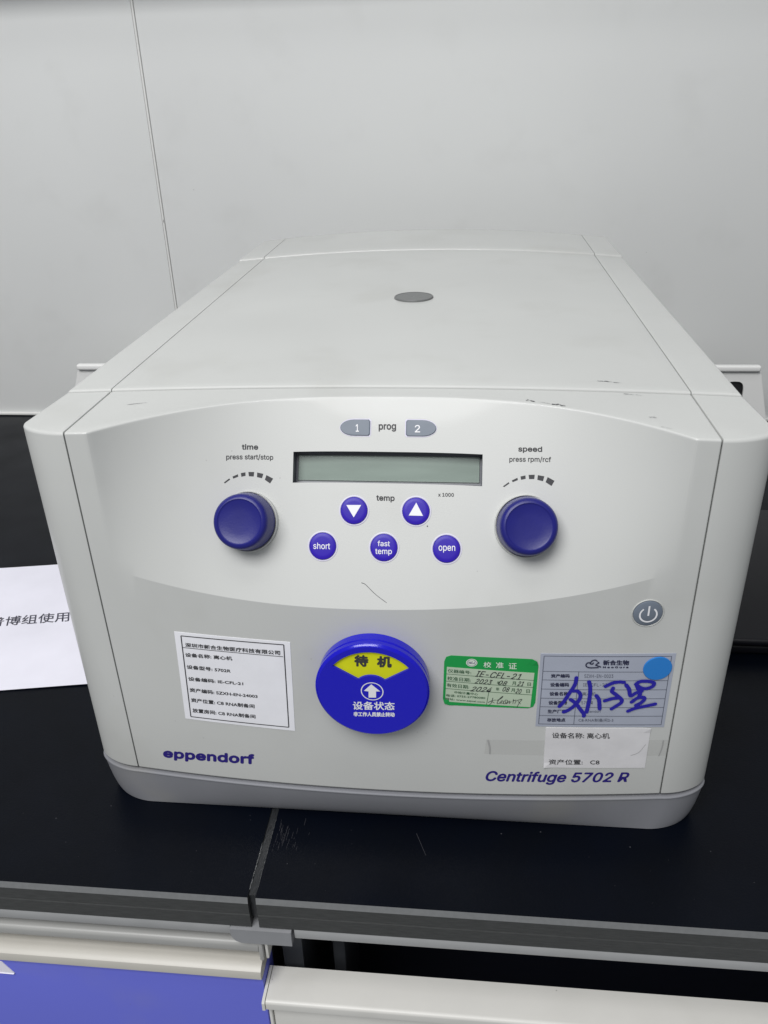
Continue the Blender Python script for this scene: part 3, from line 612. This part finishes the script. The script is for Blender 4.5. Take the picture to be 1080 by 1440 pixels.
# ---- generic lathe along the local panel normal
def lathe(name, x, z, prof, m, parent, n=48, nrm=None, lift=0, smooth=30, sx=1):
    c = P(x, z, lift); nn = (nrm or Nrm(x, z)); u = Vector((1, 0, 0)); u = (u-nn*u.dot(nn)).normalized(); v = nn.cross(u)
    if v.z < 0: v = -v
    vs, fs = [], []
    for r, h in prof:
        for k in range(n):
            a = 2*math.pi*k/n; vs.append(c+u*(r*math.cos(a))+v*(r*math.sin(a))+nn*h)
    for j in range(len(prof)-1):
        for k in range(n): fs.append((j*n+k, j*n+(k+1) % n, (j+1)*n+(k+1) % n, (j+1)*n+k))
    if prof[-1][0] > 1e-6: fs.append(tuple(range((len(prof)-1)*n, len(prof)*n)))
    return obj(name, vs, fs, m, parent, smooth), c, u, v, nn
KN = Vector((0, -.885, .465)).normalized()
for x, z, tilt in ((-.0757, .2046, -.03), (.0748, .2056, .03)):
    nn = (KN+Vector((tilt, 0, 0))).normalized()
    col_, c, u, v, n_ = lathe('knob_collar', x, z, [(.0168, -.004), (.0168, .0008), (.0166, .0012), (.0163, .0012), (.0161, -.0004), (.001, -.0004)], M['body'], CF, nrm=nn)
    kb, *_ = lathe('control_knob', x, z, [(.0150, .0006), (.0157, .0012), (.0158, .0020), (.0155, .006), (.0150, .0120), (.0147, .0136), (.0141, .0148), (.0132, .0155), (.0122, .0157), (.0119, .0154), (.0112, .01515), (.006, .0148), (.001, .0147)], M['knob'], CF, n=64, nrm=nn, smooth=50)
    # small pointer notch on the skirt
for i, (x, z) in enumerate(T['btns']):
    x /= 1000; z /= 1000
    h, *_ = lathe('button_rim', x, z, [(.0083, -.001), (.0083, .00025), (.0080, .00035), (.0076, .0003), (.0075, -.0004)], M['halo'], CF, n=40)
    b, c, u, v, nn = lathe('control_button', x, z, [(.0074, -.0012), (.0074, .0004), (.0072, .0008), (.0068, .0010), (.005, .0011), (.001, .00112)], M['btn'], CF, n=40)
    h.parent = b; h.matrix_parent_inverse = Matrix.Translation(-world_loc(b))
    pr = Print(lambda q, off: Pm(q, off+.00118))
    if i == 0: pr.poly(T['tri_dn'], .00008)
    elif i == 1: pr.poly(T['tri_up'], .00008)
    else:
        for j in {2: (0,), 3: (1, 2), 4: (3,)}[i]: pr.text(T['btn_text'][j][0], T['btn_text'][j][1], .00008, bold=.07)
    pr.out('lettering', M['white'], b)
# program keys: half-rounded grey-blue bars
for s, j in ((-1, 4), (1, 5)):
    pts = []
    xa, xb, zc, hh = .0098, .0262, .2490, .0038
    for k in range(13): a = math.pi/2*(1-2*k/12); pts.append((xb-.0075+.0075*math.cos(a), zc+hh*math.sin(a)))
    r = .0008
    pts += [(xa+r, zc-hh), (xa, zc-hh+r), (xa, zc+hh-r), (xa+r, zc+hh)]
    pts = [(s*x, z) for x, z in pts]; n = len(pts)
    cx = sum(p[0] for p in pts)/n
    def sc(k): return [(cx+(p[0]-cx)*k, zc+(p[1]-zc)*k) for p in pts]
    vs = [P(x, z, -.0003) for x, z in sc(1.0)]+[P(x, z, .0005) for x, z in sc(1)]+[P(x, z, .0008) for x, z in sc(.95)]
    kk = obj('program_key', vs, [(i, (i+1) % n, n+(i+1) % n, n+i) for i in range(n)]+[(n+i, n+(i+1) % n, 2*n+(i+1) % n, 2*n+i) for i in range(n)]+[tuple(range(2*n, 3*n))], M['key'], CF)
    vs = [P(x, z, .00012) for x, z in [(cx+(p[0]-cx)*1.06, zc+(p[1]-zc)*1.13) for p in pts]]+[P(x, z, .00012) for x, z in sc(1.0)]
    oneside('key_rim', vs, [(i, (i+1) % n, n+(i+1) % n, n+i) for i in range(n)], M['halo'], kk)
    Print(lambda q, off: Pm(q, off)).text(T['btn_text'][j][0], T['btn_text'][j][1], .0010, bold=.16).out('lettering', M['white'], kk)
for i, (t, q) in enumerate(T['panel_dark']):
    Print(lambda q, off: Pm(q, off)).text(t, q, .00012, bold=.26 if i in (0, 1, 3, 5) else .14).out('lettering', M['ink'], CF)
for k in ('arcL', 'arcR'):
    for q in T[k]:
        vs = [Pm(p, .00012) for p in q]; oneside('scale_mark', vs, [(0, 1, 2, 3)], M['ink'], CF)
Print(lambda q, off: Pm(q, off)).text('eppendorf', T['epp'], .00012, bold=1.15, spacing=1.03).out('maker_lettering', M['blueink'], CF)
Print(lambda q, off: Pm(q, off)).text('Centrifuge 5702 R', T['cent'], .00012, bold=.68, shear=.28).out('model_lettering', M['blueink'], CF)
# power button
x, z = T['power'][0]/1000, T['power'][1]/1000
rm, *_ = lathe('button_rim', x, z, [(.0086, -.001), (.0086, .0003), (.0083, .0005), (.0080, .0002), (.0079, -.0010)], M['body'], CF, n=40)
pb, c, u, v, nn = lathe('power_button', x, z, [(.0078, -.0014), (.0078, .0002), (.0076, .0006), (.0070, .0009), (.001, .0010)], M['key'], CF, n=40)
rm.parent = pb; rm.matrix_parent_inverse = Matrix.Translation(-world_loc(pb))
sy = Print(lambda q, off: c+u*(q[0]/1000)+v*(q[1]/1000)+nn*off)
sy.ringband((0, -.4), 4.0, 4.9, .00115, 128, 412, 40); sy.line((0, -1.0), (0, 5.2), .95, .00122)
sy.out('power_symbol', M['white'], pb)
# ------------------------------------------------------------------ stickers
def sheet_on(name, q, off, m, nx=14, ny=8, parent=None, curl=0, label=None, round_=0):
    vs, fs = [], []
    for j in range(ny+1):
        for i in range(nx+1):
            u_, v_ = i/nx, j/ny
            k = off+curl*(abs(u_-.5)*2)**12*(abs(v_-.5)*2)**9*((u_ > .5) == (v_ > .5))
            vs.append(Pm(bil(q, u_, v_), k))
    for j in range(ny):
        for i in range(nx): a = j*(nx+1)+i; fs.append((a, a+1, a+nx+2, a+nx+1))
    if round_:
        for a, d1, d2 in ((0, 1, nx+1), (nx, -1, nx+1), (ny*(nx+1), 1, -(nx+1)), (ny*(nx+1)+nx, -1, -(nx+1))):
            vs[a] = vs[a].lerp((vs[a+d1]+vs[a+d2])/2, .55)
    ring = list(range(nx+1))+[nx+(nx+1)*j for j in range(1, ny+1)]+[ny*(nx+1)+i for i in range(nx-1, -1, -1)]+[(nx+1)*j for j in range(ny-1, 0, -1)]
    b0 = len(vs); n = len(ring)
    for r in ring: p = vs[r]; vs.append(p+Vector((0, off*1.0, 0)))
    for k in range(n): fs.append((ring[k], ring[(k+1) % n], b0+(k+1) % n, b0+k))
    o = obj(name, vs, fs, m, parent or CF)
    if label: o['label'] = label
    return o
S_ = lambda q, off: Pm(q, off)
L1 = T['lab1']
s1 = sheet_on('equipment_label', L1['sheet'], .00022, M['label'], label='white equipment label with seven printed lines left of the blue disc', curl=0)
pr = Print(S_)
f = L1['frame']
for i in range(4): pr.line(f[i], f[(i+1) % 4], .62, .00034+.00001*i)
pr.line(L1['line'][0], L1['line'][1], .38, .00039)
for i, (t, q) in enumerate(L1['text']): pr.text(t, q, .00036, bold=.17)
pr.out('lettering', M['ink'], s1)
Gt = T['green']
g0 = sheet_on('calibration_sticker', Gt['sheet'], .00020, M['green'], label='green calibration sticker with handwritten dates', round_=1, curl=.0012)
sheet_on('table_area', Gt['table'], .00030, M['greenpale'], parent=g0)
pr = Print(S_)
for i, (a, b) in enumerate(Gt['lines']): pr.line(a, b, .28, .00040+.00001*i)
for t, q in Gt['text']: pr.text(t, q, .00038, bold=.07)
pr.out('lettering', mat('green_ink', (.03, .10, .045), .5), g0)
pr = Print(S_)
for t, q in Gt['white']: pr.text(t, q, .00032, bold=.10)
lg = Gt['logo']; pr.disc(lg, 3.1, .00034, ry=2.7)
pr.out('white_lettering', mat('pale_print', (.70, .78, .68), .5), g0)
pr = Print(S_); pr.ringband(lg, 2.35, 2.6, .00042, k=.86)
pr.text('NCJ', [[lg[0]-1.7, lg[1]+.9], [lg[0]+1.7, lg[1]+.9], [lg[0]+1.7, lg[1]-.8], [lg[0]-1.7, lg[1]-.8]], .00044, bold=.1)
pr.out('emblem', mat('emblem_ink', (.06, .03, .16), .5), g0)
pr = Print(S_)
for t, q in Gt['hand']: pr.text(t, q, .00048, bold=.05, shear=.45)
for i, st in enumerate(Gt['sign']): pr.stroke(st, .36, .0005+.00001*i, taper=.5)
pr.out('handwriting', mat('pen_ink', (.012, .012, .02), .5), g0)
Sv = T['gray']
a0 = sheet_on('asset_label', Sv['sheet'], .00022, M['silver'], label='silver grey asset label with blue marker writing across it')
pr = Print(S_); f = Sv['frame']
for i in range(4): pr.line(f[i], f[(i+1) % 4], .34, .00034+.00001*i)
for i, (a, b) in enumerate(Sv['lines']): pr.line(a, b, .26, .00039+.00001*i)
pr.out('table_lines', M['silverline'], a0)
pr = Print(S_)
for t, q in Sv['text']: pr.text(t, q, .00036, bold=.20)
for t, q in Sv['logo']: pr.text(t, q, .00036, bold=.30)
for i, st in enumerate(Sv['cloud']): pr.stroke(st, .75, .00050+.00001*i)
pr.out('lettering', mat('navy_print', (.02, .022, .06), .5), a0)
pr = Print(S_)
for t, q in Sv['pale']: pr.text(t, q, .00036, bold=0)
pr.out('pale_lettering', M['silverline'], a0)
pr = Print(S_)
for i, st in enumerate(T['marker']): pr.stroke(st, 2.25, .00062+.00002*i, wob=.04)
o = pr.out('marker_writing', M['marker'], a0); o['label'] = 'thick blue marker handwriting of two characters'
dt = sheet_on('dot_sticker', [[Sv['dot'][0]+x, Sv['dot'][1]+y] for x, y in ((-1, 1), (1, 1), (1, -1), (-1, -1))], .0003, M['dot'])
# reshape as a round sticker
bpy.data.objects.remove(dt)
n = 40; cx, cz = Sv['dot']; vs = [Pm((cx, cz), .0009)]
for rr, off in ((4, .0009), (7.6, .00088), (7.85, .0007), (7.85, .0003)):
    for k in range(n): a = 2*math.pi*k/n; vs.append(Pm((cx+rr*math.cos(a), cz+rr*math.sin(a)), off))
fs = [(0, 1+k, 1+(k+1) % n) for k in range(n)]+[(1+j*n+k, 1+j*n+(k+1) % n, 1+(j+1)*n+(k+1) % n, 1+(j+1)*n+k) for j in range(3) for k in range(n)]
o = obj('dot_sticker', vs, fs, M['dot'], CF, 30); o['label'] = 'round sky blue dot sticker on the corner of the silver label'
Wt = T['white']
tp = sheet_on('adhesive_tape', T['tape'], .00012, M['tape'], 24, 3, label='faint clear tape strip across the lower right front')
w0 = sheet_on('location_label', Wt['sheet'], .00030, M['label2'], label='small white paper label under the silver label', curl=.0006)
pr = Print(S_)
for t, q in Wt['text']: pr.text(t, q, .00044, bold=.12)
pr.out('lettering', M['ink'], w0)
pr = Print(S_); t = T['tape']
for a, b, w_ in ((bil(t, .01, .95), bil(t, .03, .05), 1.1), (bil(t, .965, .95), bil(t, .955, 0), .8)): Print(S_).stroke([a, [(a[0]+b[0])/2+.4, (a[1]+b[1])/2], b], w_, .00024, taper=.3).out('tape_crease', M['scufflight'], tp)
pr = Print(S_); pr.stroke([bil(t, .80, .05), bil(t, .84, .25), bil(t, .87, .75)], .35, .0005, taper=.6)
pr.out('tape_crease', M['scufflight'], tp)
# scuffs on the housing
Print(S_).stroke(T['scratch'], .28, .00014, taper=.3).out('scratch_mark', M['scuff'], CF)
Print(S_).disc(T['speck'], .35, .00016, n=10).out('ink_speck', M['scuff'], CF)
def top_print(name, strokes, m):
    for i, (st, w_) in enumerate(strokes):
        pr = Print(lambda q, off: Vector((q[0]/1000, q[1]/1000, H+crown(q[0]/1000, q[1]/1000)+off+(.0012 if q[1] > 64 else 0))))
        a, b = Vector(st[0]), Vector(st[-1]); d = b-a
        for k in range(9):   # a scuff is a bundle of short uneven strokes
            t = random.uniform(0, .8); p = a+d*t+Vector((0, random.gauss(0, w_*.5))); q = p+d*random.uniform(.1, .45)+Vector((0, random.gauss(0, w_*.2)))
            pr.stroke([p, p.lerp(q, .5)+Vector((0, random.gauss(0, w_*.15))), q], w_*random.uniform(.12, .55), .00010+.000006*k, n=4, wob=.7, taper=.6)
        tag(pr.out(name, m, CF), kind='stuff')
top_print('scuff_mark', [([(115, 77), (119, 77.3), (123, 76.2)], .9), ([(122, 76), (128, 74.6)], .4), ([(126.5, 60.3), (131, 59.6), (136, 58.6)], .7), ([(72.5, 47.3), (75, 46.2), (78.5, 44.4)], 1.0), ([(87, 40.2), (90, 40.1), (93, 39.6)], 1.2), ([(89, 41.2), (91, 41.5)], .7)], M['scuff'])
top_print('scuff_mark', [([(-146, 39.5), (-141, 41), (-134, 42.5)], 1.3), ([(134, 26.5), (137.5, 26)], 1.3), ([(136, 14.5), (142, 12)], .35), ([(80, 44.3), (86, 41.5)], .5)], M['scufflight'])
# badge on the lid
vs, fs = [], []; n = 48
zb_ = H+.0012+crown(0, .266)
for r, h in ((.0152, -.0005), (.0152, .0006), (.0148, .0011), (.0140, .0012), (.0136, .0009), (.0004, .0008)):
    for k in range(n): a = 2*math.pi*k/n; vs.append((r*math.cos(a), .266+r*math.sin(a), zb_+h))
for j in range(5):
    for k in range(n): fs.append((j*n+k, j*n+(k+1) % n, (j+1)*n+(k+1) % n, (j+1)*n+k))
obj('lid_badge', vs, fs, M['logo'], CF, 30)
# ------------------------------------------------------------------ status disc, stuck on the front
SD = empty('status_sign', (-.0068, -.009, .117), label='round blue status disc with yellow window stuck on the centrifuge front', cat='sign')
DC = Vector((-.0068, -.0205, .117))
def dp(x, z, y): return Vector((DC.x+x, y, DC.z+z))
def ring_solid(name, prof, m, n=96, cap=True):
    vs, fs = [], []
    for r, y in prof:
        for k in range(n): a = 2*math.pi*k/n; vs.append(dp(r*math.cos(a), r*math.sin(a), y))
    for j in range(len(prof)-1):
        for k in range(n): fs.append((j*n+k, j*n+(k+1) % n, (j+1)*n+(k+1) % n, (j+1)*n+k))
    if cap: fs.append(tuple(range((len(prof)-1)*n, len(prof)*n))); fs.append(tuple(range(n)))
    return obj(name, vs, fs, m, SD, 30)
R0 = .0318
ring_solid('disc_base', [(R0-.0010, -.0087), (R0-.0004, -.0092), (R0-.0002, -.0145), (R0-.0012, -.0152), (R0-.0030, -.0153)], M['disc'])
ring_solid('dial_disc', [(R0-.0040, -.0155), (R0-.0012, -.0156), (R0, -.0164), (R0+.0001, -.0190), (R0-.0005, -.0200), (R0-.0014, -.0205)], M['disc'], cap=False)
def dial_face():
    # front face with the sector window cut out
    bm = bmesh.new(); n = 96; eds = []
    vo = [bm.verts.new(dp((R0-.0014)*math.cos(2*math.pi*k/n), (R0-.0014)*math.sin(2*math.pi*k/n), -.0205)) for k in range(n)]
    eds += [bm.edges.new((vo[i], vo[(i+1) % n])) for i in range(n)]
    sec = []
    a0, a1 = math.radians(38.5), math.radians(141.5); Ro, Ri = .0271, .0110
    for k in range(25): a = a0+(a1-a0)*k/24; sec.append((Ro*math.cos(a), Ro*math.sin(a)))
    b0, b1 = math.radians(132), math.radians(48)
    for k in range(15): a = b0+(b1-b0)*k/14; sec.append((Ri*math.cos(a), Ri*math.sin(a)))
    vi = [bm.verts.new(dp(x, z, -.0205)) for x, z in sec]; m_ = len(vi)
    eds += [bm.edges.new((vi[i], vi[(i+1) % m_])) for i in range(m_)]
    bmesh.ops.triangle_fill(bm, edges=eds, use_beauty=True)
    vb = [bm.verts.new(dp(x, z, -.0190)) for x, z in sec]
    for i in range(m_): bm.faces.new((vi[i], vi[(i+1) % m_], vb[(i+1) % m_], vb[i]))
    bm.verts.index_update(); vs = [v.co.copy() for v in bm.verts]; fs = [[v.index for v in f.verts] for f in bm.faces]; bm.free()
    obj('dial_face', vs, fs, M['disc'], SD)
    wv = [dp(x*1.0, z, -.0191) for x, z in [(.030*math.cos(a), .030*math.sin(a)) for a in [math.radians(25+130*k/24) for k in range(25)]]+[(-.006, .004), (.006, .004)]]
    yw = oneside('status_window', wv, [tuple(range(len(wv)))], M['yellow'], SD)
    return yw
yw = dial_face()
DP = lambda q, off: dp(q[0]/1000, q[1]/1000, -.0205-off)
pr = Print(lambda q, off: dp(q[0]/1000, q[1]/1000, -.01915-off))
for t, q in T['disc']['black']: pr.text(t, q, .0001, bold=.75)
pr.out('lettering', M['ink'], yw)
pr = Print(DP); rg = T['disc']['ring']; cx, cz = rg[0]
pr.ringband((cx, cz), 5.75, 6.3, .0001); pr.poly(T['disc']['arrow'], .0001)
for t, q in T['disc']['white']: pr.text(t, q, .0001, bold=.25)
pr.out('white_lettering', M['white'], SD)
